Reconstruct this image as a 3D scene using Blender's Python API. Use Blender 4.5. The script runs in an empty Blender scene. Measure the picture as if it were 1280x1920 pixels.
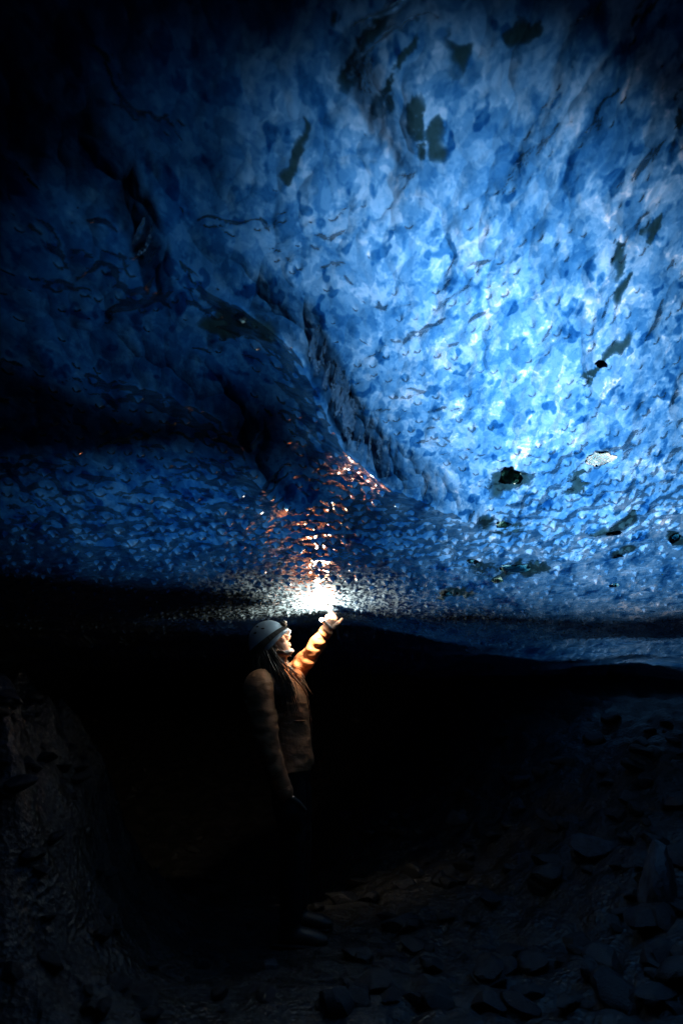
import bpy, bmesh, math, random
import numpy as np
from mathutils import Vector, Matrix, Euler

random.seed(7)
rng = np.random.default_rng(7)
SC = bpy.context.scene
COL = SC.collection
R = math.radians

# ------------------------------------------------------------------ helpers
def link(o):
    COL.objects.link(o)
    return o

def tag(o, label=None, cat=None, group=None, kind=None):
    if label: o['label'] = label
    if cat: o['category'] = cat
    if group: o['group'] = group
    if kind: o['kind'] = kind
    return o

def mesh_np(name, V, F, mat=None, parent=None, smooth=True):
    """V (n,3) floats, F (m,k) ints with k = 3 or 4"""
    me = bpy.data.meshes.new(name)
    V = np.asarray(V, np.float32); F = np.asarray(F, np.int32)
    k = F.shape[1]
    me.vertices.add(len(V)); me.vertices.foreach_set('co', V.ravel())
    me.loops.add(F.size); me.loops.foreach_set('vertex_index', F.ravel())
    me.polygons.add(len(F))
    me.polygons.foreach_set('loop_start', np.arange(0, F.size, k, dtype=np.int32))
    me.polygons.foreach_set('loop_total', np.full(len(F), k, np.int32))
    me.polygons.foreach_set('use_smooth', np.full(len(F), smooth, bool))
    me.update(calc_edges=True); me.validate()
    if mat: me.materials.append(mat)
    o = link(bpy.data.objects.new(name, me))
    if parent: o.parent = parent
    return o

def grid_faces(nx, ny):
    i = np.arange(ny - 1)[:, None] * nx + np.arange(nx - 1)[None, :]
    return np.stack([i, i + 1, i + nx + 1, i + nx], -1).reshape(-1, 4)

def hash2(ix, iy, seed):
    h = (ix.astype(np.int64) * 374761393 + iy.astype(np.int64) * 668265263 + seed * 1442695041) & 0xFFFFFFFF
    h = ((h ^ (h >> 13)) * 1274126177) & 0xFFFFFFFF
    h = ((h ^ (h >> 16)) * 2246822519) & 0xFFFFFFFF
    return ((h ^ (h >> 15)) & 0xFFFFFF) / float(0xFFFFFF)

def vnoise(x, y, seed=0):
    ix = np.floor(x); iy = np.floor(y)
    fx = x - ix; fy = y - iy
    ix = ix.astype(np.int64); iy = iy.astype(np.int64)
    ux = fx * fx * fx * (fx * (fx * 6 - 15) + 10); uy = fy * fy * fy * (fy * (fy * 6 - 15) + 10)
    a = hash2(ix, iy, seed); b = hash2(ix + 1, iy, seed)
    c = hash2(ix, iy + 1, seed); d = hash2(ix + 1, iy + 1, seed)
    return (a * (1 - ux) + b * ux) * (1 - uy) + (c * (1 - ux) + d * ux) * uy * 1.0 - 0.5

def fbm(x, y, seed=0, octv=4, gain=0.5):
    s = 0; a = 1.0
    for k in range(octv):
        s = s + a * vnoise(x * 2 ** k + 17.3 * k, y * 2 ** k - 9.1 * k, seed + k)
        a *= gain
    return s

def voro(x, y, seed=0):
    """F1, F2 distances to jittered-grid points and a per-cell random"""
    ix = np.floor(x).astype(np.int64); iy = np.floor(y).astype(np.int64)
    f1 = np.full(x.shape, 9.0); f2 = np.full(x.shape, 9.0); idr = np.zeros(x.shape)
    for dx in (-1, 0, 1):
        for dy in (-1, 0, 1):
            jx = ix + dx; jy = iy + dy
            px = jx + 0.5 + 0.8 * (hash2(jx, jy, seed) - 0.5)
            py = jy + 0.5 + 0.8 * (hash2(jx, jy, seed + 5) - 0.5)
            d = np.hypot(x - px, y - py)
            r = hash2(jx, jy, seed + 9)
            near = d < f1
            f2 = np.where(near, f1, np.minimum(f2, d))
            idr = np.where(near, r, idr)
            f1 = np.where(near, d, f1)
    return f1, f2, idr

def sstep(a, b, x):
    t = np.clip((x - a) / (b - a), 0, 1)
    return t * t * (3 - 2 * t)

# ------------------------------------------------------------------ camera
PITCH = R(15.8); FPX = 1200.0; CAMZ = 1.25
cam = bpy.data.cameras.new('camera'); camo = link(bpy.data.objects.new('camera', cam))
camo.location = (0, 0, CAMZ); camo.rotation_euler = (R(90) + PITCH, 0, 0)
cam.sensor_fit = 'VERTICAL'; cam.sensor_height = 36; cam.lens = 36 * FPX / 1920
cam.clip_start = 0.05; cam.clip_end = 300
cam.dof.use_dof = True; cam.dof.focus_distance = 3.9; cam.dof.aperture_fstop = 1.5
SC.camera = camo

def ray(u, v):
    cx = (u - 640) / FPX; cy = (960 - v) / FPX
    return np.array([cx, math.cos(PITCH) - cy * math.sin(PITCH), math.sin(PITCH) + cy * math.cos(PITCH)])

def P(u, v, Y):
    d = ray(u, v)
    return np.array([0, 0, CAMZ]) + d * (Y / d[1])

# ------------------------------------------------------------------ shader helpers
class NT:
    def __init__(s, name):
        s.m = bpy.data.materials.new(name); s.m.use_nodes = True
        s.t = s.m.node_tree; s.t.nodes.clear()
        s.out = s.t.nodes.new('ShaderNodeOutputMaterial')
        s.tc = None
    def n(s, typ, **kw):
        nd = s.t.nodes.new('ShaderNode' + typ)
        for k, v in kw.items():
            if k.startswith('in_'):
                key = k[3:]
                key = int(key) if key.isdigit() else key.replace('_', ' ')
                s.set(nd.inputs[key], v)
            else:
                setattr(nd, k, v)
        return nd
    def set(s, sock, v):
        if isinstance(v, bpy.types.NodeSocket): s.t.links.new(v, sock)
        elif isinstance(v, bpy.types.Node): s.t.links.new(v.outputs[0], sock)
        else:
            if sock.type == 'RGBA' and len(v) == 3: v = (*v, 1)
            sock.default_value = v
    def math(s, op, a, b=0.0, c=None, clamp=False):
        nd = s.n('Math', operation=op, use_clamp=clamp)
        s.set(nd.inputs[0], a); s.set(nd.inputs[1], b)
        if c is not None: s.set(nd.inputs[2], c)
        return nd.outputs[0]
    def coord(s, scale=(1, 1, 1), loc=(0, 0, 0), rot=(0, 0, 0), warp=None):
        if s.tc is None: s.tc = s.n('TexCoord')
        src = s.tc.outputs['Object']
        mp = s.n('Mapping'); s.set(mp.inputs['Vector'], src)
        mp.inputs['Scale'].default_value = scale; mp.inputs['Location'].default_value = loc; mp.inputs['Rotation'].default_value = rot
        o = mp.outputs[0]
        if warp:
            nz = s.n('TexNoise', in_Scale=warp[0], in_Detail=2.0); s.set(nz.inputs['Vector'], o)
            sb = s.n('VectorMath', operation='SUBTRACT'); s.set(sb.inputs[0], nz.outputs['Color']); sb.inputs[1].default_value = (.5, .5, .5)
            sc_ = s.n('VectorMath', operation='SCALE'); s.set(sc_.inputs[0], sb.outputs[0]); sc_.inputs['Scale'].default_value = warp[1]
            ad = s.n('VectorMath', operation='ADD'); s.set(ad.inputs[0], o); s.set(ad.inputs[1], sc_.outputs[0])
            o = ad.outputs[0]
        return o
    def noise(s, vec, scale, detail=2.0, rough=0.5, dist=0.0):
        nd = s.n('TexNoise', in_Scale=scale, in_Detail=detail, in_Roughness=rough, in_Distortion=dist); s.set(nd.inputs['Vector'], vec)
        return nd.outputs[0]
    def voro(s, vec, scale, feature='F1', rnd=1.0):
        nd = s.n('TexVoronoi', feature=feature, in_Scale=scale, in_Randomness=rnd); s.set(nd.inputs['Vector'], vec)
        return nd.outputs[0]
    def rng(s, v, a, b, c=0.0, d=1.0, smooth=True):
        nd = s.n('MapRange', interpolation_type='SMOOTHSTEP' if smooth else 'LINEAR')
        s.set(nd.inputs[0], v)
        for i, q in enumerate((a, b, c, d)): nd.inputs[1 + i].default_value = q
        return nd.outputs[0]
    def mix(s, f, a, b):
        nd = s.n('Mix', data_type='RGBA'); s.set(nd.inputs[0], f); s.set(nd.inputs[6], a); s.set(nd.inputs[7], b)
        return nd.outputs[2]
    def bump(s, h, strength=0.5, dist=0.01, normal=None):
        nd = s.n('Bump', in_Strength=strength, in_Distance=dist); s.set(nd.inputs['Height'], h)
        if normal: s.set(nd.inputs['Normal'], normal)
        return nd.outputs[0]
    def done(s, shader):
        s.set(s.out.inputs['Surface'], shader)
        return s.m

def principled(name, color, rough=0.6, spec=0.5, metal=0.0, var=None, bump=None, sheen=0.0):
    """var = (second colour, scale); bump = (scale, strength, distance)"""
    t = NT(name)
    b = t.n('BsdfPrincipled'); b.inputs['Roughness'].default_value = rough; b.inputs['Metallic'].default_value = metal
    b.inputs['Specular IOR Level'].default_value = spec
    if sheen: b.inputs['Sheen Weight'].default_value = sheen
    c = t.coord()
    if var: t.set(b.inputs['Base Color'], t.mix(t.rng(t.noise(c, var[1], 5.0, 0.6), .35, .65), color, var[0]))
    else: t.set(b.inputs['Base Color'], color)
    if bump: t.set(b.inputs['Normal'], t.bump(t.noise(c, bump[0], 5.0, 0.6), bump[1], bump[2]))
    return t.done(b)

# ------------------------------------------------------------------ ice material: light arrives through it
def ice_material():
    t = NT('glacier_ice')
    # clear blue ice the daylight has passed, from bubbly white (0) to deep clear or silty (5)
    c0 = t.coord((1, .8, 1), warp=(14.0, .035))
    c1 = t.coord((1, .55, 1), warp=(2.6, .25))
    c2 = t.coord((1, .70, 1), loc=(3.1, 1.7, 0), warp=(7.0, .08))
    grain = lambda sc, vec: t.n('SeparateColor', in_0=t.n('TexVoronoi', in_Scale=sc, in_Vector=vec).outputs['Color']).outputs[0]
    big = t.rng(t.noise(c1, 1.2, 3.0, .5), .40, .62)
    webn = t.math('ABSOLUTE', t.math('SUBTRACT', t.noise(c1, 4.6, 5.0, .6, .6), .5))
    patch = t.rng(webn, .015, .07)
    webf = t.math('ABSOLUTE', t.math('SUBTRACT', t.noise(c2, 11.0, 4.0, .6, .5), .5))
    patchf = t.rng(webf, .01, .09)
    cell = t.rng(t.noise(c2, 7.5, 4.0, .6), .50, .555)
    spots = t.rng(t.math('ADD', t.voro(t.coord((1, .62, 1), warp=(11.0, .10)), 10.5), t.math('MULTIPLY', t.noise(c2, 3.5, 2.0), .5)), .36, .46, 1.0, 0.0)
    keep = t.rng(t.noise(c2, 2.3, 1.0), .42, .52)
    fine = t.rng(t.noise(c0, 26.0, 5.0, .65, .6), .47, .55)
    yy = t.n('SeparateXYZ'); t.set(yy.inputs[0], t.coord(warp=(2.2, .35)))
    torch_glow = t.math('MULTIPLY', t.math('MULTIPLY', t.math('MULTIPLY', t.rng(yy.outputs[1], 3.25, 3.75), t.rng(yy.outputs[1], 5.6, 5.0)), t.rng(yy.outputs[0], -1.3, -.45, .12, 1.0)), t.rng(t.noise(t.coord((1, .6, 1)), 55.0, 3.0, .6), .42, .56, .25, 1.0))  # part of the torch glow painted pale onto the low roof
    tipa = t.n('Attribute', attribute_name='glint_tip'); tip = t.math('MULTIPLY', tipa.outputs['Fac'], t.rng(yy.outputs[1], 2.5, 3.3, .35, 1.0))  # white glints painted on the hanging nubs, stronger on the low roof
    isl = t.rng(t.noise(t.coord((1, .66, 1), loc=(7, 2, 0), warp=(8.0, .10)), 13.0, 3.0, .55), .50, .535)
    pits = t.rng(t.noise(t.coord((1, .66, 1), loc=(2, 9, 0), warp=(12.0, .06)), 10.0, 2.0, .5), .615, .66)
    th = t.math('MULTIPLY_ADD', big, .45, .22)
    th = t.math('MULTIPLY_ADD', cell, .95, th)
    th = t.math('MULTIPLY_ADD', isl, .75, th)
    th = t.math('MULTIPLY_ADD', pits, 2.1, th)
    th = t.math('MULTIPLY_ADD', patchf, .38, th)
    th = t.math('MULTIPLY_ADD', t.math('MULTIPLY', spots, keep), 1.8, th)
    th = t.math('MULTIPLY_ADD', fine, .42, th)
    th = t.math('MULTIPLY_ADD', grain(2.6, c1), .55, th)
    th = t.math('MULTIPLY_ADD', grain(9.0, c2), .7, th)
    dirt = t.rng(t.noise(c1, 2.0, 5.0, .62, .4), .585, .63)
    th = t.math('MULTIPLY_ADD', dirt, 2.0, th)
    silt = t.n('Attribute', attribute_name='silt').outputs['Fac']
    silt = t.rng(t.math('ADD', t.math('MULTIPLY', silt, .62), t.math('MULTIPLY', t.math('SUBTRACT', t.noise(c2, 9.0, 5.0, .7), .5), 2.6)), .34, .50)
    silt = t.math('MULTIPLY', silt, t.n('Attribute', attribute_name='silt').outputs['Fac'])
    th = t.math('MULTIPLY_ADD', silt, 1.2, th)
    # light loss of thicker ice put into the tint: left, far and near roof
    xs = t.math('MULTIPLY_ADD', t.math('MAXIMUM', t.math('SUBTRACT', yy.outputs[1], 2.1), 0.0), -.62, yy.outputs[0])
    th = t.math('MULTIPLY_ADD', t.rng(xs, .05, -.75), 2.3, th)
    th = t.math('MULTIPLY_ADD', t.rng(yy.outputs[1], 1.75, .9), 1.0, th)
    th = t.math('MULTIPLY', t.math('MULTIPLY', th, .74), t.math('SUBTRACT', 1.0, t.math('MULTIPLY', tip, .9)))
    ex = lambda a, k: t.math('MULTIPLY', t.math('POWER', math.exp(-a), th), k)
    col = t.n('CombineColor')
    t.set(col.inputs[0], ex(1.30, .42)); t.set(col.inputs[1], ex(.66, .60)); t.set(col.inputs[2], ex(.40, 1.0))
    cv = t.voro(t.coord((1, .72, 1), loc=(1.2, .3, 0), warp=(5.0, .14)), 9.5)
    cups = t.bump(t.math('MULTIPLY', cv, cv), .5, .06)
    nb = t.bump(t.math('ADD', t.noise(c0, 40.0, 3.0, .55), t.math('MULTIPLY', t.voro(c2, 24.0), .8)), .45, .008, cups)
    nf = t.bump(t.noise(c0, 40.0, 2.0, .55), .3, .006)
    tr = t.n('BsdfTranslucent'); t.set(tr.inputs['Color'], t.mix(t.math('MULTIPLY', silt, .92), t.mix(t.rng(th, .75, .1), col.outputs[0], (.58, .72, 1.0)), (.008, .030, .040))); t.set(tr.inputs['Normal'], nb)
    df = t.n('BsdfDiffuse'); t.set(df.inputs['Normal'], nf)
    white = t.math('MAXIMUM', torch_glow, tip)
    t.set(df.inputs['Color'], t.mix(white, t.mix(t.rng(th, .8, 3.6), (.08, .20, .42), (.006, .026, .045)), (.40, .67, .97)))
    m1 = t.n('MixShader'); t.set(m1.inputs[0], t.math('MULTIPLY_ADD', tip, .30, t.math('MULTIPLY_ADD', torch_glow, .45, .14)))
    t.set(m1.inputs[1], tr); t.set(m1.inputs[2], df)
    cg = t.coord((.42, 1.1, 1), warp=(6.0, .05))
    ng = t.bump(t.math('ADD', t.noise(cg, 30.0, 3.0, .6), t.math('MULTIPLY', t.voro(cg, 19.0), 1.2)), .8, .012)
    gl = t.n('BsdfGlossy'); gl.inputs['Roughness'].default_value = .028; t.set(gl.inputs['Normal'], ng)
    fr = t.n('Fresnel', in_IOR=1.31); t.set(fr.inputs['Normal'], nf)
    m2 = t.n('MixShader'); t.set(m2.inputs[0], t.math('MULTIPLY', fr.outputs[0], t.math('SUBTRACT', .72, t.math('MULTIPLY', white, .35)))); t.set(m2.inputs[1], m1); t.set(m2.inputs[2], gl)
    return t.done(m2)
ICE = ice_material()

# ------------------------------------------------------------------ the cave roof as a height field
_ys = np.linspace(-8, 30, 3801)
_sl = np.interp(_ys, [-8, -1, 0.3, 1.25, 2.4, 3.2, 3.7, 4.1, 5.0, 9, 14, 30], [.0, .0, .14, .38, .50, .50, .34, .12, .05, .05, .12, .12])
_zt = -np.concatenate([[0], np.cumsum((_sl[1:] + _sl[:-1]) / 2 * np.diff(_ys))])
_zt = _zt - np.interp(3.85, _ys, _zt) + 1.80

def sp(x, w):
    return w * np.logaddexp(0, x / w)

def roof_base(x, y):
    z = np.interp(y, _ys, _zt)
    near = 1 - sstep(2.2, 4.4, y)
    z = z + .22 * np.exp(-((x - 1.4) / 1.0) ** 2 - ((y - 1.5) / 1.2) ** 2)     # the bright dome
    z = z - .30 * sp(-(x + .75), .15) * near                                  # left flank comes down
    z = z - .10 * sp(-(x + 2.4), .3) - .55 * sp(-(x + 4.0), .3) - .5 * sp(x - 4.3, .3)
    return z

def hit_roof(u, v, f=None):
    f = f or roof_base
    d = ray(u, v); lo, hi = 0.2, 30.0
    ts = np.linspace(.3, 25, 3000)
    p = np.array([0, 0, CAMZ])[None] + ts[:, None] * d[None]
    g = p[:, 2] - f(p[:, 0], p[:, 1])
    k = np.argmax(g > 0)
    if g[k] <= 0: k = len(ts) - 1
    return p[k]

def poly_dist(x, y, pts):
    """signed distance to an open polyline (positive on its left) and position along it 0..1"""
    best = np.full(x.shape, 1e9); sg = np.zeros(x.shape); al = np.zeros(x.shape); n = len(pts) - 1
    for k in range(n):
        ax, ay = pts[k][:2]; bx, by = pts[k + 1][:2]
        ex, ey = bx - ax, by - ay; L = ex * ex + ey * ey
        tt = np.clip(((x - ax) * ex + (y - ay) * ey) / L, 0, 1)
        dx = x - ax - tt * ex; dy = y - ay - tt * ey
        d = np.hypot(dx, dy); m = d < best
        best = np.where(m, d, best); sg = np.where(m, np.sign(ex * dy - ey * dx), sg); al = np.where(m, (k + tt) / n, al)
    return best * sg, al

RIDGES = []      # (points in plan, drop, width of the slow side, depth of the hollow behind)
def ridge(px, drop, wide, hollow, back):
    RIDGES.append(([hit_roof(u, v) for u, v in px], drop, wide, hollow, back))
ridge([(-80, 190), (40, 250), (130, 305), (200, 365), (245, 440), (300, 560)], .09, .40, .07, .40)
ridge([(120, 650), (230, 670), (330, 690), (400, 745), (455, 820), (500, 900), (540, 960)], .07, .40, .06, .50)
ridge([(330, 480), (460, 560), (560, 640), (640, 800), (720, 870), (800, 925), (900, 985)], .10, .30, .08, .55)
ridge([(620, 60), (650, 140), (690, 205), (730, 270), (775, 335)], .05, .25, .09, .35)

def roof(x, y, detail=True, tips=False):
    z = roof_base(x, y)
    z = z + .10 * fbm(x * .8, y * .6, 3, 3) * (1 - .75 * sstep(2.4, 4.0, y))
    for pts, drop, wide, hollow, back in RIDGES:
        wx = .06 * fbm(x * 3, y * 3, 31, 2); wy = .06 * fbm(x * 3, y * 3, 37, 2)
        d, al = poly_dist(x + wx, y + wy, pts)
        d = -d                                        # positive: the far / lower-left side
        env = np.sin(np.pi * np.clip(al, .001, .999)) ** .6
        slow = np.where(d < 0, -drop * np.clip(1 + d / wide, 0, 1) ** 2, 0)
        fast = np.where(d >= 0, -drop + (drop + hollow) * sstep(0, .10, d), 0)
        fade = np.where(d >= 0, 1 - sstep(.10, back, d), 1)
        z = z + env * (slow + np.where(d >= 0, np.where(d < .10, fast, hollow * fade), 0))
    # the lip beyond the person: the roof steps up into a dark low passage
    lip = 4.22 - .14 * np.exp(-((x + .15) / .5) ** 2) + .65 * sstep(.2, 2.0, x) + .40 * fbm(x * 1.3, y * .3, 41, 4)
    z = z + .13 * sstep(0, .25 + .9 * sstep(.3, 1.2, x), y - lip) * (1 - .85 * sstep(.1, 1.2, x)) + .12 * fbm(x * .9, y * 2.0, 43, 3) * sstep(0, .5, y - lip)
    if not detail: return z
    k = sstep(12, 6, y)
    # scallops: shallow cups that meet in cusps, and small hanging nubs
    q = fbm(x * 2.2, y * 2.2, 51, 2)
    f1, f2, r = voro(x * 5.2 + q * .9, y * 4.0 + q * .5, 11)
    calm = 1 - .72 * sstep(1.9, 3.1, y)
    z = z + k * calm * .040 * (.35 - f1 * f1)
    f1, f2, r = voro(x * 13.0 + q, y * 10.5 + q, 21)
    z = z + k * (.014 * (.3 - f1 * f1))
    rr = f1 / 12.
    nub = np.exp(-(rr / .0115) ** 2) * (r > .2)
    z = z - k * (.35 + .65 * sstep(1.4, 2.6, y)) * (.012 + .013 * r) * nub
    z = z + .016 * calm * fbm(x * 6, y * 5, 61, 3) + .005 * k * fbm(x * 17, y * 14, 65, 2)
    g1, g2, r2 = voro(x * 23.0 + q * 2, y * 19.0 - q, 27)
    fine = np.exp(-(g1 / 21. / .0085) ** 2) * (r2 > .45) * sstep(2.5, 3.2, y)
    z = z - k * .008 * fine
    nub = np.maximum(nub * (1 - .3 * sstep(2.6, 3.2, y)), fine * .9)
    if tips: return z, nub * k * (.5 + .5 * r)
    return z

def axis(lo, a, b, hi, fine, coarse):
    l = [a]
    s = fine
    while l[-1] > lo: s = min(s * 1.12, coarse); l.append(l[-1] - s)
    m = list(np.arange(a, b, fine))
    h = [b]; s = fine
    while h[-1] < hi: s = min(s * 1.12, coarse); h.append(h[-1] + s)
    return np.array(l[::-1][:-1] + m + h)

FAST = False
fx = .0095
X = axis(-8, -3.0, 3.2, 8, fx, .25); Y = axis(-5.5, .45, 5.2, 16, fx * .85, .2)
GX, GY = np.meshgrid(X, Y)
GZ, GT = roof(GX, GY, True, True)
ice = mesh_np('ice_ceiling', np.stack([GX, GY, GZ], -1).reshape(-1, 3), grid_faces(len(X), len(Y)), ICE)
at_ = ice.data.attributes.new('glint_tip', 'FLOAT', 'POINT'); at_.data.foreach_set('value', GT.astype(np.float32).ravel())  # weight of the painted glints on the nubs
SILT = [(955, 893, 62, 46), (945, 983, 42, 20), (965, 1062, 105, 32), (890, 1052, 40, 12), (1155, 998, 42, 14), (1265, 1008, 36, 18), (1158, 1041, 34, 12), (842, 1112, 60, 16), (1128, 682, 34, 22), (1185, 540, 22, 46), (1180, 480, 14, 40),
        (450, 597, 62, 20), (1238, 405, 13, 70), (842, 255, 34, 60), (760, 120, 30, 90), (790, 240, 30, 80), (1268, 220, 24, 90), (700, 30, 40, 60), (1080, 885, 40, 20), (560, 250, 20, 60), (1010, 30, 60, 40), (880, 80, 30, 60)]
sx_ = GX + .13 * fbm(GX * 6, GY * 6, 151, 4); sy_ = GY + .15 * fbm(GX * 6, GY * 5, 157, 4)
GS = np.zeros(GX.shape)
for u, v, a, b in SILT:
    p = hit_roof(u, v, lambda q, r: roof(q, r)); pu = hit_roof(u + a, v, lambda q, r: roof(q, r)); pv = hit_roof(u, v - b, lambda q, r: roof(q, r))
    wx_ = max(.02, abs(pu[0] - p[0])); wy_ = max(.03, min(.5, abs(pv[1] - p[1])))
    GS = np.maximum(GS, 1 - sstep(.45, 1.15, np.hypot((sx_ - p[0]) / wx_, (sy_ - p[1]) / wy_)))
at2 = ice.data.attributes.new('silt', 'FLOAT', 'POINT'); at2.data.foreach_set('value', GS.astype(np.float32).ravel())
tag(ice, 'blue translucent glacier ice roof of the cave with scalloped dimples and dark folds', 'ice ceiling', kind='structure')

def roof_z(x, y):
    return float(roof(np.array([float(x)]), np.array([float(y)]))[0])
def roof_n(x, y, e=.03):
    n = Vector(((roof_z(x + e, y) - roof_z(x - e, y)) / (2 * e), (roof_z(x, y + e) - roof_z(x, y - e)) / (2 * e), -1)); n.normalize()
    return n

# ------------------------------------------------------------------ the glacier above: an added, unseen slab with openings cut to shape the daylight
SUN = np.array([.42, .42, .80]); SUN /= np.linalg.norm(SUN)
SLAB = 6.2
def up(u, v):
    p = hit_roof(u, v); return p + SUN * (SLAB - p[2]) / SUN[2]
OPEN = [(800, 260), (950, 270), (1090, 330), (1210, 470), (1290, 640), (1330, 860), (1500, 1100), (1200, 1150), (960, 1115), (850, 985), (775, 880), (700, 770), (655, 620), (640, 420), (690, 250)]
SLITS = [((40, 960), (560, 1030), .42), ((330, 240), (560, 520), .16), ((620, 1075), (900, 1110), .70), ((420, -10), (900, -40), .08), ((180, 520), (420, 640), .26), ((300, 1196), (1300, 1192), .20), ((760, 1222), (1420, 1226), .28), ((1050, 1250), (1400, 1256), .5), ((380, 1195), (470, 1198), .4)]  # narrow cuts added to put faint daylight on darker parts of the roof
def slit(a, b, wd):
    p, q = up(*a), up(*b); d = (q - p)[:2]; L = np.linalg.norm(d); d /= L; n = np.array([-d[1], d[0]])
    k = 7; top = []; bot = []
    for i in range(k):
        f = i / (k - 1); e = wd / 2 * (.25 + .75 * math.sin(math.pi * f)) * (1 + .3 * math.sin(i * 5.1))
        c = p[:2] + d * L * f
        top.append(c + n * e); bot.append(c - n * e)
    return [(v[0], v[1]) for v in top + bot[::-1]]
def inside(x, y, poly):
    r = np.zeros(x.shape, bool); n = len(poly)
    for k in range(n):
        x0, y0 = poly[k][:2]; x1, y1 = poly[(k + 1) % n][:2]
        c = ((y0 > y) != (y1 > y)) & (x < (x1 - x0) * (y - y0) / (y1 - y0 + 1e-12) + x0)
        r ^= c
    return r
def slab_with_hole(name, holes, mat):
    L = 26.0
    ax = np.array([-L, -8] + list(np.arange(-7, 14, .07)) + [16, L]); ay = np.array([-7, -4.] + list(np.arange(-2, 18, .07)) + [19, L])
    x, y = np.meshgrid(ax, ay); z = SLAB + .25 * fbm(x * .4, y * .4, 131, 3)
    F = grid_faces(len(ax), len(ay))
    cx = x.ravel()[F].mean(1); cy = y.ravel()[F].mean(1)
    wx = cx + .10 * fbm(cx * 1.6, cy * 1.6, 133, 3); wy = cy + .10 * fbm(cx * 1.6, cy * 1.6, 137, 3)
    cut = np.zeros(len(F), bool)
    for h in holes: cut |= inside(wx, wy, h)
    o = mesh_np(name, np.stack([x, y, z], -1).reshape(-1, 3), F[~cut], mat)
    # flanks down to the ground on three sides; on the fourth a low mouth
    bm = bmesh.new(); bm.from_mesh(o.data)
    def wall(x0, y0, x1, y1, z0=-1):
        bm.faces.new([bm.verts.new(c) for c in ((x0, y0, z0), (x1, y1, z0), (x1, y1, SLAB + .4), (x0, y0, SLAB + .4))])
    wall(-L, -7, -L, L); wall(-L, L, L, L); wall(L, L, L, -7)
    wall(-L, -7.0, MOUTH[0], -7.0); wall(MOUTH[1], -7.0, L, -7.0); wall(MOUTH[0], -7, MOUTH[1], -7, MOUTH[2])
    bm.to_mesh(o.data); bm.free()
    md = o.modifiers.new('thick', 'SOLIDIFY'); md.thickness = .25; md.offset = 1
    return o
MOUTH = (-.4, -.05, 1.6)
SLAB_MAT = principled('dark_cover_slab', (.03, .032, .035), .9, .2, var=((.05, .05, .05), 1.0))
hole1 = [up(u, v) for u, v in OPEN]
slab = slab_with_hole('glacier', [hole1] + [slit(*q) for q in SLITS], SLAB_MAT)
tag(slab, 'unseen glacier slab added over the cave, its openings cut to shape the daylight', 'glacier', kind='structure')

# ------------------------------------------------------------------ ground
def ground_base(x, y):
    z = .03 * fbm(x * 1.1, y * 1.1, 71, 3) - .03
    bank = np.exp(-(np.clip(np.abs(x + 2.45) - .75, 0, 9) / .55) ** 2 - (np.clip(np.abs(y - 3.5) - .35, 0, 9) / .50) ** 2)
    z = z + 1.22 * bank + bank * .22 * fbm(x * 4.5, y * 4.5, 83, 4)
    right = sstep(.3, 3.2, x + .25 * (y - 4)) * sstep(2.4, 5.5, y)
    z = z + 1.1 * right + .35 * sstep(.8, 2.2, x) * sstep(1.2, 3.2, y) * (1 - right)
    z = z + .9 * sstep(6.5, 12, y) - .25 * sstep(4.3, 5.4, y) * sstep(.3, -.4, x) * sstep(9, 6.5, y)
    z = z + .14 * fbm(x * 1.9, y * 1.9, 81, 4) * (.25 + bank + right)
    return z
def ground(x, y):
    z = ground_base(x, y)
    q = .25 * fbm(x * 3, y * 3, 91, 2)
    amp = .25 + .75 * sstep(.25, .8, np.abs(x + .35))
    for s, a, sd in ((4.2, .085, 93), (9.0, .045, 95), (20., .018, 97)):
        f1, f2, r = voro(x * s + q, y * s - q, sd)
        z = z + amp * a * (np.sqrt(np.clip(1 - (f1 / .75) ** 2, 0, 1)) - .6) * (.35 + .65 * r)
    return z
GXs = axis(-40, -3.2, 3.6, 40, .022, 2.5); GYs = axis(-30, .9, 6.0, 40, .022, 2.5)
gx, gy = np.meshgrid(GXs, GYs); gz = ground(gx, gy)
def ground_material():
    t = NT('wet_moraine_gravel')
    c = t.coord()
    b = t.n('BsdfPrincipled')
    k = t.rng(t.noise(c, 3.0, 6.0, .6), .35, .65)
    cc = t.mix(k, (.009, .014, .017), (.027, .035, .040))
    cc = t.mix(t.rng(t.voro(c, 26.0), .1, .5), cc, (.017, .019, .019))
    t.set(b.inputs['Base Color'], cc)
    t.set(b.inputs['Roughness'], t.rng(t.noise(c, 7.0, 4.0), .4, .62, .28, .65))
    h = t.math('ADD', t.noise(c, 60.0, 4.0, .6), t.voro(c, 38.0))
    t.set(b.inputs['Normal'], t.bump(h, .7, .012))
    return t.done(b)
GRAVEL = ground_material()
g = mesh_np('ground', np.stack([gx, gy, gz], -1).reshape(-1, 3), grid_faces(len(GXs), len(GYs)), GRAVEL)
tag(g, 'dark wet gravel and rubble floor of the ice cave', 'ground', kind='structure')
def ground_z(x, y):
    return float(ground(np.array([float(x)]), np.array([float(y)]))[0])

# ------------------------------------------------------------------ daylight
w = bpy.data.worlds.new('World'); SC.world = w; w.use_nodes = True
wt = w.node_tree; bg = wt.nodes['Background']
sky = wt.nodes.new('ShaderNodeTexSky'); sky.sky_type = 'NISHITA'; sky.sun_disc = False
el = math.asin(SUN[2]); az = math.atan2(SUN[0], SUN[1])
sky.sun_elevation = el; sky.sun_rotation = az
wt.links.new(sky.outputs[0], bg.inputs['Color']); bg.inputs['Strength'].default_value = .05
sl = bpy.data.lights.new('sun', 'SUN'); sl.energy = 5.0; sl.angle = R(11); sl.color = (1, .97, .92)
so = link(bpy.data.objects.new('sun', sl)); so.rotation_euler = Vector(-SUN).to_track_quat('-Z', 'Y').to_euler()

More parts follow.
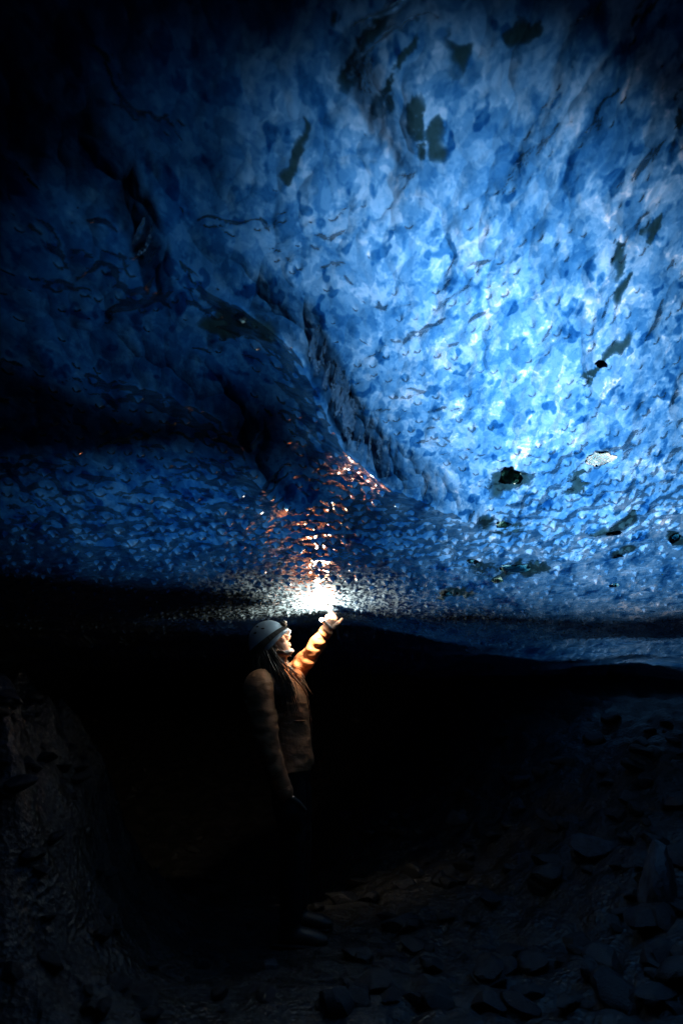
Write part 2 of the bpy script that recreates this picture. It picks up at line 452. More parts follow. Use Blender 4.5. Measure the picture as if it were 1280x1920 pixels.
SC.view_settings.view_transform = 'Standard'; SC.view_settings.look = 'None'
SC.view_settings.exposure = 1.3; SC.view_settings.gamma = 1
SC.cycles.use_denoising = True
SC.cycles.max_bounces = 6; SC.cycles.diffuse_bounces = 3; SC.cycles.glossy_bounces = 3; SC.cycles.transmission_bounces = 4
SC.cycles.caustics_reflective = False; SC.cycles.caustics_refractive = False
SC.cycles.sample_clamp_indirect = 12.0
# ------------------------------------------------------------------ person
def crom(pts, n):
    """Catmull-Rom through rows of numbers"""
    p = np.array(pts, float); p = np.vstack([2 * p[0] - p[1], p, 2 * p[-1] - p[-2]])
    out = []
    for i in range(1, len(p) - 2):
        for k in range(n):
            t = k / n
            out.append(.5 * (2 * p[i] + (p[i + 1] - p[i - 1]) * t + (2 * p[i - 1] - 5 * p[i] + 4 * p[i + 1] - p[i + 2]) * t * t
                             + (-p[i - 1] + 3 * p[i] - 3 * p[i + 1] + p[i + 2]) * t ** 3))
    out.append(p[-2])
    return np.array(out)

def tube(bm, pts, radii, side=None, asp=1.0, seg=18, n=6, wrinkle=0.0, seed=0, cap=True):
    """closed tube along pts; radii along 'side', radii*asp across it"""
    rows = crom([list(p) + [r] for p, r in zip(pts, radii)], n)
    C = rows[:, :3]; RR = np.maximum(rows[:, 3], .0005)
    T = np.gradient(C, axis=0); T /= np.linalg.norm(T, axis=1)[:, None]
    ref = np.array(side if side is not None else ((0, 1, 0) if abs(T[0][1]) < .8 else (1, 0, 0)), float)
    rings = []; L = np.concatenate([[0], np.cumsum(np.linalg.norm(np.diff(C, axis=0), axis=1))])
    for i in range(len(C)):
        s = ref - T[i] * ref.dot(T[i]); s /= np.linalg.norm(s); u = np.cross(T[i], s)
        if side is None: ref = s
        ring = []
        for k in range(seg):
            a = 2 * math.pi * k / seg
            r = RR[i]
            if wrinkle:
                q = vnoise(np.array([L[i] * 34 + 1.2 * math.sin(a + seed)]), np.array([1.1 * math.cos(a) + seed * 3.7 + 1.1 * math.sin(a)]), seed)[0]
                q2 = vnoise(np.array([L[i] * 11 + .8 * math.sin(2 * a)]), np.array([1.5 * math.cos(a) + seed]), seed + 4)[0]
                r = r * (1 + wrinkle * (q * 1.0 + q2 * .8))
            v = C[i] + s * (r * math.cos(a)) + u * (r * asp * math.sin(a))
            ring.append(bm.verts.new(v))
        rings.append(ring)
    for a, b in zip(rings, rings[1:]):
        for k in range(seg):
            bm.faces.new((a[k], a[(k + 1) % seg], b[(k + 1) % seg], b[k]))
    if cap:
        bm.faces.new(rings[0][::-1]); bm.faces.new(rings[-1])
    return rings

def ball(bm, c, r, M=None, seg=20):
    m = Matrix.Translation(Vector(c)) @ Matrix.Diagonal((*r, 1)) if not np.isscalar(r) else Matrix.Translation(Vector(c)) @ Matrix.Scale(r, 4)
    if M is not None: m = M @ m
    bmesh.ops.create_uvsphere(bm, u_segments=seg, v_segments=seg // 2 + 2, radius=1, matrix=m)

def finish(name, bm, mat, parent=None, voxel=None, smooth=2, subdiv=0, post=None):
    bmesh.ops.recalc_face_normals(bm, faces=bm.faces)
    me = bpy.data.meshes.new(name); bm.to_mesh(me); bm.free()
    o = link(bpy.data.objects.new(name, me))
    if voxel or subdiv:
        if voxel:
            md = o.modifiers.new('r', 'REMESH'); md.mode = 'VOXEL'; md.voxel_size = voxel
            ms = o.modifiers.new('s', 'SMOOTH'); ms.iterations = smooth; ms.factor = .5
        if subdiv:
            md = o.modifiers.new('d', 'SUBSURF'); md.levels = md.render_levels = subdiv
        dg = bpy.context.evaluated_depsgraph_get(); dg.update()
        me2 = bpy.data.meshes.new_from_object(o.evaluated_get(dg)); me2.name = name
        o.modifiers.clear(); o.data = me2
    me = o.data
    if post:
        co = np.empty(len(me.vertices) * 3, np.float32); me.vertices.foreach_get('co', co)
        no = np.empty(len(me.vertices) * 3, np.float32); me.vertices.foreach_get('normal', no)
        co = post(co.reshape(-1, 3).astype(float), no.reshape(-1, 3).astype(float))
        me.vertices.foreach_set('co', co.astype(np.float32).ravel()); me.update()
    me.polygons.foreach_set('use_smooth', np.ones(len(me.polygons), bool))
    me.materials.clear(); me.materials.append(mat)
    if parent:
        o.parent = parent; o.matrix_parent_inverse = Matrix.Translation(-parent.location)
    return o

# materials
SKIN = principled('skin', (.62, .36, .26), .5, .4, var=((.55, .30, .21), 30.0), bump=(120, .15, .002))
def cloth_material(name, col, col2, rough):
    t = NT(name); c = t.coord(warp=(4.0, .06)); b = t.n('BsdfPrincipled')
    t.set(b.inputs['Base Color'], t.mix(t.rng(t.noise(c, 9.0, 5.0, .6), .35, .65), col, col2))
    b.inputs['Roughness'].default_value = rough; b.inputs['Specular IOR Level'].default_value = .3
    h = t.math('ADD', t.noise(t.coord((1, 1, 2.2), warp=(6.0, .06)), 17.0, 4.0, .6), t.math('MULTIPLY', t.noise(t.coord(), 700.0, 1.0), .15))
    t.set(b.inputs['Normal'], t.bump(h, .8, .006))
    return t.done(b)
JACKET = cloth_material('orange_shell_jacket', (.46, .185, .075), (.38, .15, .06), .62)
TRIM = principled('dark_jacket_trim', (.10, .04, .02), .6)
PANTS = cloth_material('black_trousers', (.005, .005, .006), (.004, .004, .005), .75)
BOOT = principled('boot_leather', (.02, .018, .016), .5, bump=(60, .4, .003))
HAIRM = principled('dark_brown_hair', (.028, .017, .011), .42, .5, var=((.05, .03, .018), 40.0))
SHELL = principled('pale_helmet_plastic', (.40, .50, .60), .32, .5, var=((.34, .44, .55), 25.0), bump=(80, .1, .001))
BLACK = principled('black_webbing', (.012, .012, .014), .6, bump=(300, .3, .001))
STRAPM = principled('white_strap', (.62, .58, .55), .6)
EYE = principled('eye_white', (.7, .68, .66), .2)
GLOVE = principled('black_glove', (.015, .015, .016), .7, bump=(90, .5, .003))
LENS = principled('lamp_lens', (.35, .37, .4), .12, .6)
METAL = principled('torch_metal', (.62, .63, .65), .35, .5, metal=.3)

BY = 3.95
GZ0 = ground_z(-.31, BY)
per = link(bpy.data.objects.new('person', None)); per.location = (-.31, BY, GZ0)
tag(per, 'person in orange jacket and pale helmet reaching one hand up to the ice roof', 'person')

yaw = R(-7)
FWD = np.array([math.cos(yaw), math.sin(yaw), 0]); SIDE = np.array([-math.sin(yaw), math.cos(yaw), 0])

# head frame: +X face, +Z crown
HC = P(511, 1208, 3.93)
HM = Matrix.Translation(Vector(HC)) @ Matrix.Rotation(R(-4), 4, 'Z') @ Matrix.Rotation(R(-33), 4, 'Y')
hv = lambda x, y, z: np.array(HM @ Vector((x, y, z)))

NECK = P(513, 1262, 3.93)
sh_r = P(486, 1288, 3.77); sh_l = P(531, 1282, 4.13)
el_r = P(500, 1390, 3.71); wr_r = P(534, 1489, 3.72)
el_l = P(577, 1233, 4.07); wr_l = P(613, 1181, 3.99)
HIP = P(543, 1430, 3.95)

# -- skin body: one continuous surface
bm = bmesh.new()
ball(bm, (-.012, 0, .030), (.093, .074, .088), HM)
ball(bm, (.030, 0, -.030), (.056, .058, .085), HM)
ball(bm, (.052, 0, -.092), (.032, .030, .024), HM)
ball(bm, (.072, 0, .036), (.020, .046, .012), HM)
tube(bm, [hv(.076, 0, .022), hv(.096, 0, -.004), hv(.110, 0, -.024)], [.008, .010, .012], n=4, seg=10)
for s in (-1, 1):
    ball(bm, (.094, s * .011, -.025), (.011, .008, .008), HM, 10)
    ball(bm, (.058, s * .034, -.018), (.026, .020, .018), HM, 12)
    ball(bm, (-.005, s * .074, -.012), (.016, .008, .030), HM, 12)
    tube(bm, [hv(.0, s * .058, -.055), hv(.03, s * .045, -.088), hv(.058, 0, -.098)], [.016, .016, .018], n=4, seg=10)
ball(bm, (.084, 0, -.050), (.012, .022, .006), HM, 12)
ball(bm, (.081, 0, -.063), (.012, .020, .007), HM, 12)
tube(bm, [hv(-.02, 0, -.03), hv(-.012, 0, -.09), NECK, NECK - [0, 0, .09]], [.052, .05, .054, .075])
tube(bm, [NECK - [0, 0, .03], (NECK + HIP) / 2 + [0, 0, .06], (NECK + HIP) / 2 - [0, 0, .08], HIP, HIP - [0, 0, .09]], [.07, .155, .135, .16, .14], side=SIDE, asp=.68)
tube(bm, [NECK - [0, 0, .06], sh_r], [.06, .055]); tube(bm, [NECK - [0, 0, .06], sh_l], [.06, .055])
tube(bm, [sh_r, (sh_r + el_r) / 2, el_r, (el_r + wr_r) / 2, wr_r], [.056, .046, .038, .036, .026])
tube(bm, [sh_l, (sh_l + el_l) / 2, el_l, (el_l + wr_l) / 2, wr_l], [.052, .044, .036, .033, .026])
feet = []
for s, px, Yf in ((-1, 545, 3.85), (1, 557, 4.05)):
    hip = HIP + SIDE * s * .085 - np.array([0, 0, .05]); kn = P(px + 4, 1575, Yf); an = P(px, 1720, Yf)
    gzz = ground_z(an[0], an[1]); an[2] = gzz + .09
    feet.append((hip, kn, an, gzz))
    tube(bm, [hip, (hip + kn) / 2, kn, (kn + an) / 2 + [-.01, 0, .03], an], [.085, .072, .05, .046, .034])
    ball(bm, an + FWD * .05 - [0, 0, .05], (.11, .038, .03), None, 14)

# -- left hand: back of the hand to us, index up on the ice, thumb out, three fingers curled
def hand(bm, wrist, up, thumb_dir, back, index, curl=1.0, scale=1.0):
    """up: towards the knuckles, thumb_dir: towards the thumb side, back: out of the back of the hand"""
    up, th, bk = [np.array(q, float) / np.linalg.norm(q) for q in (up, thumb_dir, back)]
    S = scale
    kn = []
    for k, off in enumerate((.026, .009, -.009, -.025)):
        kn.append(wrist + S * (up * (.088, .092, .087, .078)[k] + th * off))
    tube(bm, [wrist - up * .02, wrist + up * .01 * S, wrist + up * .05 * S, wrist + up * .088 * S], [.026 * S, .030 * S, .040 * S, .038 * S], side=th, asp=.42, n=4, seg=14)
    rad = (.0092, .0098, .0092, .008); ln = (.046, .050, .046, .036)
    for k in range(4):
        b = kn[k]
        if k == 0 and index is not None:
            d = (index - b); L = np.linalg.norm(d); d /= L
            tube(bm, [b - up * .02, b, b + d * L * .52 + bk * .004, b + d * L * .80 + bk * .002, index], [.0115 * S, .0125 * S, .0115 * S, .0105 * S, .0075 * S], n=4, seg=12)
        else:
            a1, a2, a3 = [curl * q for q in (R(70), R(160), R(215))]
            p = [b - up * .02, b]
            cur = b
            for ang, l in zip((a1, a2, a3), (ln[k], ln[k] * .62, ln[k] * .45)):
                cur = cur + S * l * (up * math.cos(ang) - bk * math.sin(ang)); p.append(cur)
            tube(bm, p, [rad[k] * S * q for q in (1.05, 1.15, 1.0, .92, .75)], n=4, seg=12)
    t0 = wrist + S * (up * .018 + th * .020); t1 = wrist + S * (up * .048 + th * .046)
    td = up * .9 + th * .45; td /= np.linalg.norm(td)
    tube(bm, [t0, t1, t1 + td * .030 * S, t1 + td * .056 * S], [.015 * S, .0135 * S, .011 * S, .0078 * S], n=4, seg=12)
    ball(bm, t0 + (t1 - t0) * .4, (.018, .016, .02), None, 12)

tip = P(606, 1129, 3.965)
up_l = P(620, 1160, 3.98) - wr_l
bk_l = np.array([-.12, -1, .05])
th_l = np.cross(bk_l, up_l)
if th_l[0] < 0: th_l = -th_l
hand(bm, wr_l, up_l, th_l, np.cross(up_l, th_l) if np.cross(up_l, th_l)[1] < 0 else -np.cross(up_l, th_l), tip)
# right hand hangs, gently curled
up_r = wr_r - el_r; bk_r = np.array([-.1, -1., 0]); th_r = np.cross(bk_r, up_r); th_r = th_r if th_r[0] > 0 else -th_r
hand(bm, wr_r + up_r / np.linalg.norm(up_r) * .01, up_r, th_r, bk_r, None, curl=.32)
body = finish('body', bm, SKIN, per, voxel=.0042, smooth=2)

for s in (-1, 1):
    bm = bmesh.new(); ball(bm, (.0735, s * .031, .010), (.012, .013, .011), HM, 14)
    finish('eye', bm, EYE, per)

# -- jacket
bm = bmesh.new()
secs = [(1442, 541, .136, .205), (1425, 541, .140, .205), (1395, 537, .146, .195), (1350, 531, .157, .19), (1312, 526, .160, .20), (1288, 519, .150, .195), (1270, 514, .112, .15), (1258, 514, .078, .085), (1246, 516, .074, .074)]
rows = crom([list(P(px, v, BY)) + [d, w] for v, px, d, w in secs], 5)
rings = []
SEG = 44
for i, r in enumerate(rows):
    ring = []
    for k in range(SEG):
        a = 2 * math.pi * k / SEG
        q = vnoise(np.array([r[2] * 13 + math.sin(a) * 1.5]), np.array([a * 1.3]), 7)[0] * .018 + vnoise(np.array([r[2] * 30 + math.sin(a * 2)]), np.array([a * 2.0]), 9)[0] * .012
        ca, sa = math.cos(a), math.sin(a)
        e = 1.0 + .05 * abs(ca * sa)
        ring.append(bm.verts.new(r[:3] + FWD * (ca * e * (r[3] + q)) + SIDE * (sa * e * (r[4] + q))))
    rings.append(ring)
for a, b in zip(rings, rings[1:]):
    for k in range(SEG): bm.faces.new((a[k], a[(k + 1) % SEG], b[(k + 1) % SEG], b[k]))
bm.faces.new(rings[0][::-1]); bm.faces.new(rings[-1])
tube(bm, [sh_r + [0.03, .05, .012], sh_r, (sh_r * .55 + el_r * .45), el_r, (el_r + wr_r) / 2 + [-.006, 0, 0], wr_r * .95 + el_r * .05, wr_r], [.082, .086, .078, .067, .058, .046, .047], seg=40, n=26, wrinkle=.15, seed=3)
tube(bm, [sh_l - [0.03, .03, .02], sh_l, (sh_l * .5 + el_l * .5), el_l, (el_l + wr_l) / 2, wr_l * .9 + el_l * .1, wr_l * .98 + el_l * .02], [.07, .072, .058, .053, .047, .040, .041], seg=40, n=30, wrinkle=.42, seed=5)
def wr(co, no):
    q = fbm(co[:, 0] * 9 + co[:, 1] * 5, co[:, 2] * 16 + co[:, 1] * 4, 111, 3)
    return co + no * (q * .006)[:, None]
jk = finish('jacket', bm, JACKET, per, voxel=.0055, smooth=1, post=wr)
# zip placket down the front, cuffs, hem cord, pocket flap
def front(v, off=.0, ang=0.0):
    z = P(540, v, BY)[2]
    i = np.argmin(np.abs(rows[:, 2] - z)); r = rows[i]
    return r[:3] + FWD * (math.cos(ang) * (r[3] + off)) + SIDE * (math.sin(ang) * (r[4] + off))
bm = bmesh.new(); tube(bm, [front(v, .004) for v in (1250, 1262, 1275, 1300, 1340, 1380, 1438)], [.010] * 7, asp=.5, seg=10)
finish('zip_placket', bm, JACKET, jk, voxel=None); 
bm = bmesh.new(); tube(bm, [front(v, .009, -.09) for v in (1262, 1275, 1300, 1340, 1380, 1438)], [.0035] * 6, seg=8)
finish('zip', bm, TRIM, jk)
bm = bmesh.new(); tube(bm, [front(1352, .004, a) for a in (-.95, -.8, -.6, -.45)] , [.004, .009, .009, .004], asp=.6, seg=10)
finish('pocket_flap', bm, JACKET, jk)
for a, b, r in ((wr_r, el_r, .046), (wr_l, el_l, .0395)):
    d = (b - a) / np.linalg.norm(b - a)
    bm = bmesh.new(); tube(bm, [a - d * .004, a + d * .012, a + d * .034], [r * 1.03, r * 1.09, r * 1.06], seg=30, n=4)
    finish('cuff', bm, JACKET, jk)
# right glove over the hanging hand
bm = bmesh.new(); hand(bm, wr_r + up_r / np.linalg.norm(up_r) * .01, up_r, th_r, bk_r, None, curl=.32, scale=1.13)
finish('glove', bm, GLOVE, per, voxel=.004)
# -- trousers, boots
bm = bmesh.new()
tube(bm, [HIP + [0, 0, .10], HIP, HIP - [0, 0, .10]], [.165, .175, .15], side=SIDE, asp=.72)
for hip, kn, an, g_ in feet:
    tube(bm, [hip + [0, 0, .03], (hip + kn) / 2, kn, (kn + an) / 2, an + [0, 0, .02]], [.10, .09, .07, .066, .062], seg=24, n=14, wrinkle=.12, seed=8)
finish('trousers', bm, PANTS, per, voxel=.008)
for hip, kn, an, g_ in feet:
    bm = bmesh.new()
    tube(bm, [an + [0, 0, .06], an, an - [0, 0, .05]], [.052, .054, .055])
    tube(bm, [an - FWD * .06 - [0, 0, .045], an + FWD * .06 - [0, 0, .04], an + FWD * .15 - [0, 0, .055], an + FWD * .20 - [0, 0, .065]], [.046, .05, .046, .028], side=SIDE, asp=.85)
    bt = finish('boot', bm, BOOT, per, voxel=.008)
    bm = bmesh.new(); tube(bm, [an - FWD * .10 - [0, 0, .078], an + FWD * .06 - [0, 0, .078], an + FWD * .19 - [0, 0, .078]], [.046, .054, .04], side=SIDE, asp=.3)
    finish('sole', bm, BLACK, bt)

# -- helmet
bm = bmesh.new()
NA, NE = 48, 16; rings = []
def hel(a, e, off=0.0):
    ca, sa = math.cos(a), math.sin(a)
    rim = -.052 + .062 * (.5 + .5 * ca) ** 1.2 - .012 * (.5 - .5 * ca)      # low at the nape, higher over the brow
    zt = .152 + off
    f = math.sin(e * math.pi / 2)
    rx = (.128 if ca > 0 else .134) + off; ry = .108 + off
    fl = 1 + .05 * sstep(.8, 1.0, e)                                  # the rim flares a little
    x = -.014 + rx * ca * f ** .92 * fl; y = ry * sa * f ** .92 * fl
    z = rim + (zt - rim) * math.cos(e * math.pi / 2) ** .85
    if ca > .5: x += .016 * sstep(.85, 1.0, e) * sstep(.5, .9, ca)     # short peak
    return hv(x, y, z)
for j in range(1, NE + 1):
    rings.append([bm.verts.new(hel(2 * math.pi * k / NA, j / NE)) for k in range(NA)])
top = bm.verts.new(hel(0, 0))
for k in range(NA): bm.faces.new((top, rings[0][k], rings[0][(k + 1) % NA]))
for a, b in zip(rings, rings[1:]):
    for k in range(NA): bm.faces.new((a[k], b[k], b[(k + 1) % NA], a[(k + 1) % NA]))
inn = [[bm.verts.new(hel(2 * math.pi * k / NA, j / NE, -.012)) for k in range(NA)] for j in range(NE, 6, -1)]
for a, b in zip([rings[-1]] + inn, inn):
    for k in range(NA): bm.faces.new((a[k], b[k], b[(k + 1) % NA], a[(k + 1) % NA]))
hm = finish('helmet', bm, SHELL, per)
bm = bmesh.new()
rr = [hel(2 * math.pi * k / 60, .80 + .05 * math.cos(2 * math.pi * k / 60), .004) for k in range(61)]
lo = [hel(2 * math.pi * k / 60, .93 + .01 * math.cos(2 * math.pi * k / 60), .005) for k in range(61)]
bv = [[bm.verts.new(p) for p in rr[:-1]], [bm.verts.new(p) for p in lo[:-1]]]
for k in range(60): bm.faces.new((bv[0][k], bv[1][k], bv[1][(k + 1) % 60], bv[0][(k + 1) % 60]))
sol = bmesh.ops.solidify(bm, geom=bm.faces[:], thickness=-.005)
finish('headlamp_strap', bm, BLACK, hm)
bm = bmesh.new(); ball(bm, hel(0, .80, .016), .02, None, 12)
m0 = hel(0, .80, .012)
for v in bm.verts: pass
bm.free(); bm = bmesh.new()
bmesh.ops.create_cube(bm, size=1, matrix=Matrix.Translation(Vector(m0)) @ HM.to_3x3().to_4x4() @ Matrix.Rotation(R(-28), 4, 'Y') @ Matrix.Diagonal((.030, .062, .036, 1)))
bmesh.ops.bevel(bm, geom=bm.edges[:] , offset=.007, segments=3, affect='EDGES')
hl = finish('headlamp', bm, BLACK, hm)
bm = bmesh.new(); bmesh.ops.create_cone(bm, cap_ends=True, segments=20, radius1=.013, radius2=.012, depth=.008, matrix=Matrix.Translation(Vector(m0)) @ HM.to_3x3().to_4x4() @ Matrix.Rotation(R(-28), 4, 'Y') @ Matrix.Translation((.017, 0, 0)) @ Matrix.Rotation(R(90), 4, 'Y'))
finish('lens', bm, LENS, hl)
for a, e in ((-1.35, .55), (-1.9, .50), (1.35, .55), (1.9, .50), (-1.62, .33)):
    bm = bmesh.new(); p = hel(a, e, -.002); q = hel(a, e, .01); nrm = Vector(q - p).normalized()
    ball(bm, (0, 0, 0), (.006, .013, .0045), Matrix.Translation(Vector(p) + nrm * .002) @ nrm.to_track_quat('Z', 'X').to_matrix().to_4x4(), 14)
    finish('vent', bm, BLACK, hm)
bm = bmesh.new()
for s in (-1, 1):
    tube(bm, [hv(.02, s * .098, .0), hv(.028, s * .078, -.05), hv(.045, s * .045, -.096), hv(.055, 0, -.119)], [.009] * 4, asp=.3, seg=10, n=6)
finish('chin_strap', bm, BLACK, hm)
bm = bmesh.new(); tube(bm, [hv(.045, -.046, -.088), hv(.068, -.030, -.094), hv(.084, 0, -.097), hv(.068, .030, -.094), hv(.045, .046, -.088)], [.008, .011, .012, .011, .008], asp=.4, seg=12, n=6, side=np.array(HM.to_3x3() @ Vector((0, 0, 1))))
finish('chin_cup', bm, STRAPM, hm)

# -- hair: long locks from under the helmet over the back and the near shoulder
bm = bmesh.new()
hr = random.Random(5)
for i in range(1300):
    a = hr.uniform(R(66), R(292)) if i % 3 else hr.uniform(R(170), R(285))               # around the head, leaving the face free
    ca, sa = math.cos(a), math.sin(a)
    rt = hv(-.012 + .088 * ca, .078 * sa, hr.uniform(-.035, .03))
    out = np.array([ca * .9, sa, 0]); od = np.array(HM.to_3x3() @ Vector(out)); od[2] *= .3
    L = hr.uniform(.20, .40)
    near = sa < 0
    p1 = rt + od * .030 + [0, 0, -.055]
    drift = np.array([.035 + .09 * max(0, ca + .35), 0, 0]) + np.array([hr.gauss(0, .02), hr.gauss(0, .015), 0])
    p2 = rt + od * hr.uniform(.02, .06) + drift * .5 + [0, 0, -.13]
    # settle on the shoulders: keep outside the jacket
    def keep(p):
        i_ = np.argmin(np.abs(rows[:, 2] - p[2])); r = rows[i_]
        d = p - r[:3]; f, s_ = d.dot(FWD), d.dot(SIDE); e = math.hypot(f / (r[3] + .012), s_ / (r[4] + .012))
        if p[2] < rows[-1][2] and e < 1 and e > 1e-6: p = r[:3] + (FWD * f + SIDE * s_) / e + [0, 0, (p[2] - r[2])]
        return p
    p3 = keep(rt + od * .055 + drift + [0, 0, -.13 - (L - .13) * .5])
    p4 = keep(rt + od * .050 + drift * 1.3 + [hr.gauss(0, .012), 0, -L])
    r0 = hr.uniform(.0022, .0052)
    tube(bm, [rt, p1, p2, p3, p4], [r0, r0 * 1.1, r0, r0 * .8, .0008], asp=.6, seg=6, n=4)
finish('hair', bm, HAIRM, per)
# ------------------------------------------------------------------ the lit torch in the raised hand
GLOW = NT('lit_torch_lens'); _e = GLOW.n('Emission', in_Strength=30.0); _e.inputs['Color'].default_value = (1, .88, .72, 1); GLOW = GLOW.done(_e)
ta = P(617, 1175, 3.968); tb = P(603, 1162, 3.90); td = (tb - ta) / np.linalg.norm(tb - ta)
tor = link(bpy.data.objects.new('torch', None)); tor.location = ta
tag(tor, 'small lit torch gripped in the raised hand, glaring against the ice', 'torch')
bm = bmesh.new(); tube(bm, [ta - td * .02, ta - td * .018, ta, tb - td * .022, tb - td * .02], [.006, .0105, .0105, .0105, .008], seg=20, n=3); finish('barrel', bm, METAL, tor)
bm = bmesh.new(); tube(bm, [tb - td * .022, tb - td * .014, tb - td * .006, tb], [.0105, .013, .014, .014], seg=20, n=3); finish('torch_head', bm, METAL, tor)
bm = bmesh.new(); ball(bm, tb + td * .001, .0115); finish('lens', bm, GLOW, tor)
TL = tb + td * .020
def lamp(name, watts, axis, deg, blend, col):
    l = bpy.data.lights.new(name, 'SPOT'); l.energy = watts; l.shadow_soft_size = .006; l.color = col
    o = link(bpy.data.objects.new(name, l)); o.location = TL; o.parent = tor; o.matrix_parent_inverse = Matrix.Translation(-tor.location)
    l.spot_size = R(deg); l.spot_blend = blend; o.rotation_euler = Vector(axis).to_track_quat('-Z', 'Y').to_euler()
lamp('torch_beam', 10.5, (.22, -.28, 1), 180, .25, (1, .74, .50))
lamp('torch_spill', 19.0, (-.16, .75, -.16), 152, .6, (1, .76, .52))

# ------------------------------------------------------------------ stones
def rock_mesh(seed, flat=.7, rough=.35, sub=3):
    bm = bmesh.new(); bmesh.ops.create_icosphere(bm, subdivisions=sub, radius=1)
    r_ = np.random.default_rng(seed); pl_ = r_.normal(size=(9, 3)); pl_ /= np.linalg.norm(pl_, axis=1)[:, None]; dd = r_.uniform(.42, .85, 9)
    co = np.array([v.co[:] for v in bm.verts])
    for n_, d_ in zip(pl_, dd):                      # knock facets off the ball
        t_ = co @ n_; m_ = t_ > d_; co[m_] -= (t_[m_] - d_)[:, None] * n_ * .9
    q = fbm(co[:, 0] * 2 + seed, co[:, 1] * 2 + co[:, 2] * 1.7, seed, 4)
    co *= (1 + rough * .35 * q)[:, None]; co[:, 2] *= flat
    for v, c in zip(bm.verts, co): v.co = c
    me = bpy.data.meshes.new('cobble'); bm.to_mesh(me); bm.free()
    me.polygons.foreach_set('use_smooth', np.ones(len(me.polygons), bool)); me.set_sharp_from_angle(angle=R(24))
    return me
STONE = principled('wet_dark_basalt', (.009, .012, .015), .42, .5, var=((.021, .025, .028), 3.0), bump=(14, .5, .02))
PALE = principled('pale_grey_boulder', (.065, .078, .095), .5, .45, var=((.03, .038, .045), 3.0), bump=(10, .5, .03))
OLIVE = principled('silty_brown_stone', (.10, .085, .045), .6, .4, var=((.045, .05, .04), 6.0), bump=(16, .5, .02))
SHAPES = []
for k in range(9):
    me = rock_mesh(200 + k, random.uniform(.5, .85)); me.materials.append(STONE); SHAPES.append(me)
def place_rock(name, me, loc, size, rot, label, cat, group=None):
    o = link(bpy.data.objects.new(name, me)); o.location = loc; o.scale = size; o.rotation_euler = rot
    return tag(o, label, cat, group)
sr = random.Random(21)
def hit_ground(u, v):
    return hit_any(u, v, ground)
def hit_any(u, v, f):
    d = ray(u, v); ts = np.linspace(.8, 14, 1600); p = np.array([0, 0, CAMZ])[None] + ts[:, None] * d[None]
    g_ = f(p[:, 0], p[:, 1]) - p[:, 2]; k = np.argmax(g_ > 0)
    return p[k] if g_[k] > 0 else None
n_ = 0
for i in range(260):
    if i < 170: u, v = sr.uniform(620, 1290), sr.uniform(1340, 1900)
    elif i < 225: u, v = sr.uniform(-10, 330), sr.uniform(1262, 1500)
    else: u, v = sr.uniform(0, 620), sr.uniform(1560, 1910)
    p = hit_ground(u, v)
    if p is None or math.hypot(p[0] + .25, p[1] - BY) < .38: continue
    r = sr.uniform(.03, .085) * (1.25 if sr.random() < .25 else 1) * (1.0 if i < 170 else .75)
    side_ = 'the right-hand slope' if i < 170 else ('the left-hand bank' if i < 225 else 'the dark floor in front')
    place_rock('cobble', SHAPES[sr.randrange(9)], (p[0], p[1], p[2] + r * .25), (r * sr.uniform(.8, 1.4), r * sr.uniform(.8, 1.3), r), (sr.uniform(-.4, .4), sr.uniform(-.4, .4), sr.uniform(0, 6.3)),
        {'the right-hand slope': 'dark wet cobble lying loose among others on the right rubble slope', 'the left-hand bank': 'small wet stone on the glistening bank at the left edge', 'the dark floor in front': 'small stone in the near black floor in front of the person'}[side_],
        'stone', {'the right-hand slope': 'loose cobbles on the rubble slope', 'the left-hand bank': 'wet stones on the left bank', 'the dark floor in front': 'stones on the black floor'}[side_])
def boulder(u, v, size, mat, seed, label, flat=.8):
    p = hit_ground(u, v)
    if p is None: return
    me = rock_mesh(seed, flat, .5, 4); me.name = 'boulder'; me.materials.append(mat)
    place_rock('boulder', me, (p[0], p[1], p[2] + size[2] * .25), size, (sr.uniform(-.2, .2), sr.uniform(-.2, .2), sr.uniform(0, 6)), label, 'boulder')
boulder(1235, 1690, (.13, .13, .21), PALE, 301, 'tall pale boulder at the right edge, largest on the rubble slope', 1.0)
boulder(1110, 1600, (.15, .12, .11), PALE, 302, 'broad grey boulder beside the tall pale one')
boulder(975, 1470, (.10, .09, .07), PALE, 303, 'small bluish boulder catching light in the middle of the slope')
boulder(650, 1535, (.13, .11, .07), PALE, 304, 'low rounded boulder just right of the standing legs')
boulder(745, 1560, (.14, .10, .08), STONE, 305, 'dark flat boulder second to the right of the legs')
boulder(1030, 1660, (.14, .12, .10), STONE, 306, 'dark boulder below the broad grey one on the slope')
boulder(860, 1540, (.12, .10, .08), PALE, 307, 'grey boulder in the middle of the rubble slope')
boulder(510, 1815, (.05, .04, .03), PALE, 308, 'pale bit of wet ground low in the black foreground, shaped as a stone')  # stone shape used for a faint bluish bit of wet ground
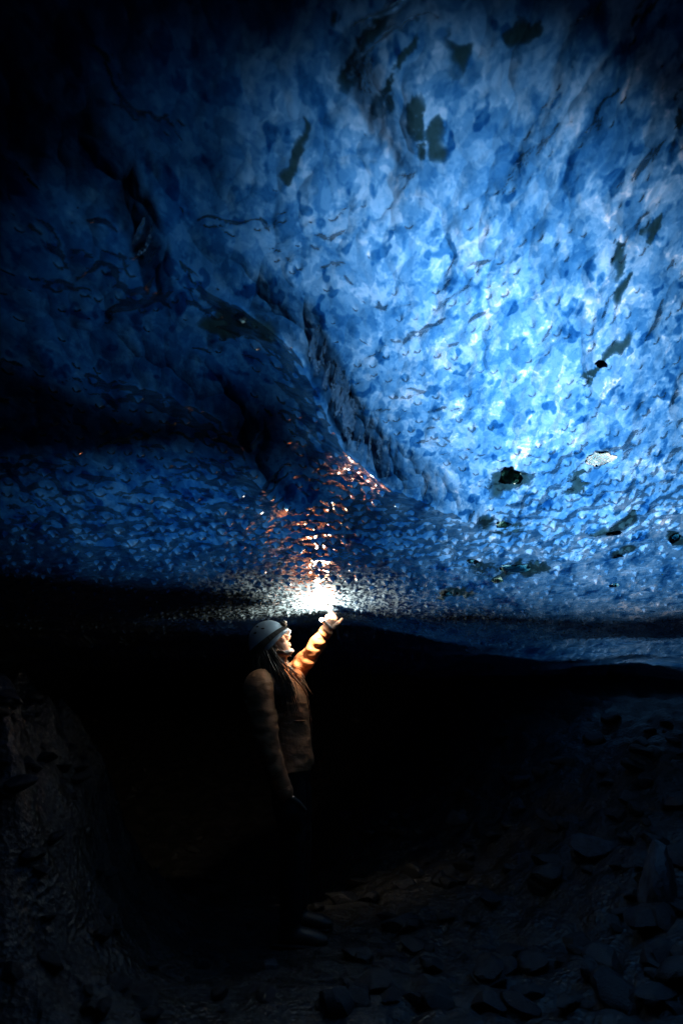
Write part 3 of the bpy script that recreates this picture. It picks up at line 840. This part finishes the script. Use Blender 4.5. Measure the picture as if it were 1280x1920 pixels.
# stones frozen into the roof
def silty(name, c1, c2, rad):
    t = NT(name); b = t.n('BsdfPrincipled'); c = t.coord((1, 1, 2))
    k = t.rng(t.noise(c, 1.6, 5.0, .65), .40, .60)
    t.set(b.inputs['Base Color'], t.mix(k, c1, c2)); b.inputs['Roughness'].default_value = .35
    b.inputs['Subsurface Weight'].default_value = 1.0; b.inputs['Subsurface Radius'].default_value = rad; b.inputs['Subsurface Scale'].default_value = .7
    t.set(b.inputs['Normal'], t.bump(t.noise(c, 5.0, 4.0, .6), .6, .03))
    return t.done(b)
DSTONE = silty('dark_silty_ice', (.02, .05, .07), (.07, .16, .22), (.05, .08, .10))
OSTONE = silty('brown_silty_ice', (.03, .055, .05), (.12, .19, .18), (.06, .08, .08))
def frozen(u, v, wpx, hpx, mat, seed, label, name='frozen_stone', cat='stone'):
    p = hit_roof(u, v, lambda a, b: roof(a, b)); dist = np.linalg.norm(p - np.array([0, 0, CAMZ]))
    n = roof_n(p[0], p[1], .12); view = Vector(p - np.array([0, 0, CAMZ])).normalized()
    sx = wpx * dist / FPX; fore = max(.22, abs(view.dot(n))); sy = min(hpx * dist / FPX / fore, sx * 2.2)
    sx *= .52; sy *= .52
    me = rock_mesh(seed, 1.0, 1.5, 4); me.name = name; me.materials.append(mat)
    o = place_rock(name, me, Vector(p) - n * .004, (sx, sy, min(sx, sy) * .30), n.to_track_quat('Z', 'Y').to_euler(), label, cat)
    return o
FR = [(955, 893, 42, 34, OSTONE, 'mossy brown silt clump frozen in the bright ice, upper left of the group'), (945, 983, 28, 13, OSTONE, 'brown stone in the ice just under the large silt clump'),
      (890, 1052, 26, 8, DSTONE, 'thin black slab in the ice left of the broad dark stone'), (965, 1066, 62, 14, DSTONE, 'broad dark stone bedded in the low ice roof, largest of its group'), (935, 1090, 26, 9, OSTONE, 'small brown stone beneath the broad dark stone in the roof'),
      (1155, 998, 27, 9, DSTONE, 'dark green stone in the roof right of the white ice lump'), (1265, 1008, 24, 12, DSTONE, 'black stone in the roof at the right edge of view'), (1158, 1041, 21, 8, OSTONE, 'olive stone below the dark green stone in the roof'),
      (842, 1112, 34, 9, DSTONE, 'grey stone in the low roof, first to the right of the torch glow'), (1128, 680, 20, 13, DSTONE, 'round dark stone high in the brightest ice'), (450, 597, 40, 12, DSTONE, 'long dark stone in the teal ice of the upper left flank'), (1150, 1098, 20, 6, DSTONE, 'low dark pebble in the roof near the right lip'), (522, 1056, 13, 7, PALE, 'pale grey stone in the roof left of the orange glints')]
for k, (u, v, a, b, m_, lab) in enumerate(FR): frozen(u, v, a, b, m_, 400 + k, lab)
WI = silty('white_bubbly_ice', (.55, .74, .95), (.80, .90, 1.0), (.10, .14, .18))
frozen(1128, 862, 46, 26, WI, 451, 'bright white lump of bubbly ice in the blue roof', 'ice_lump', 'ice')
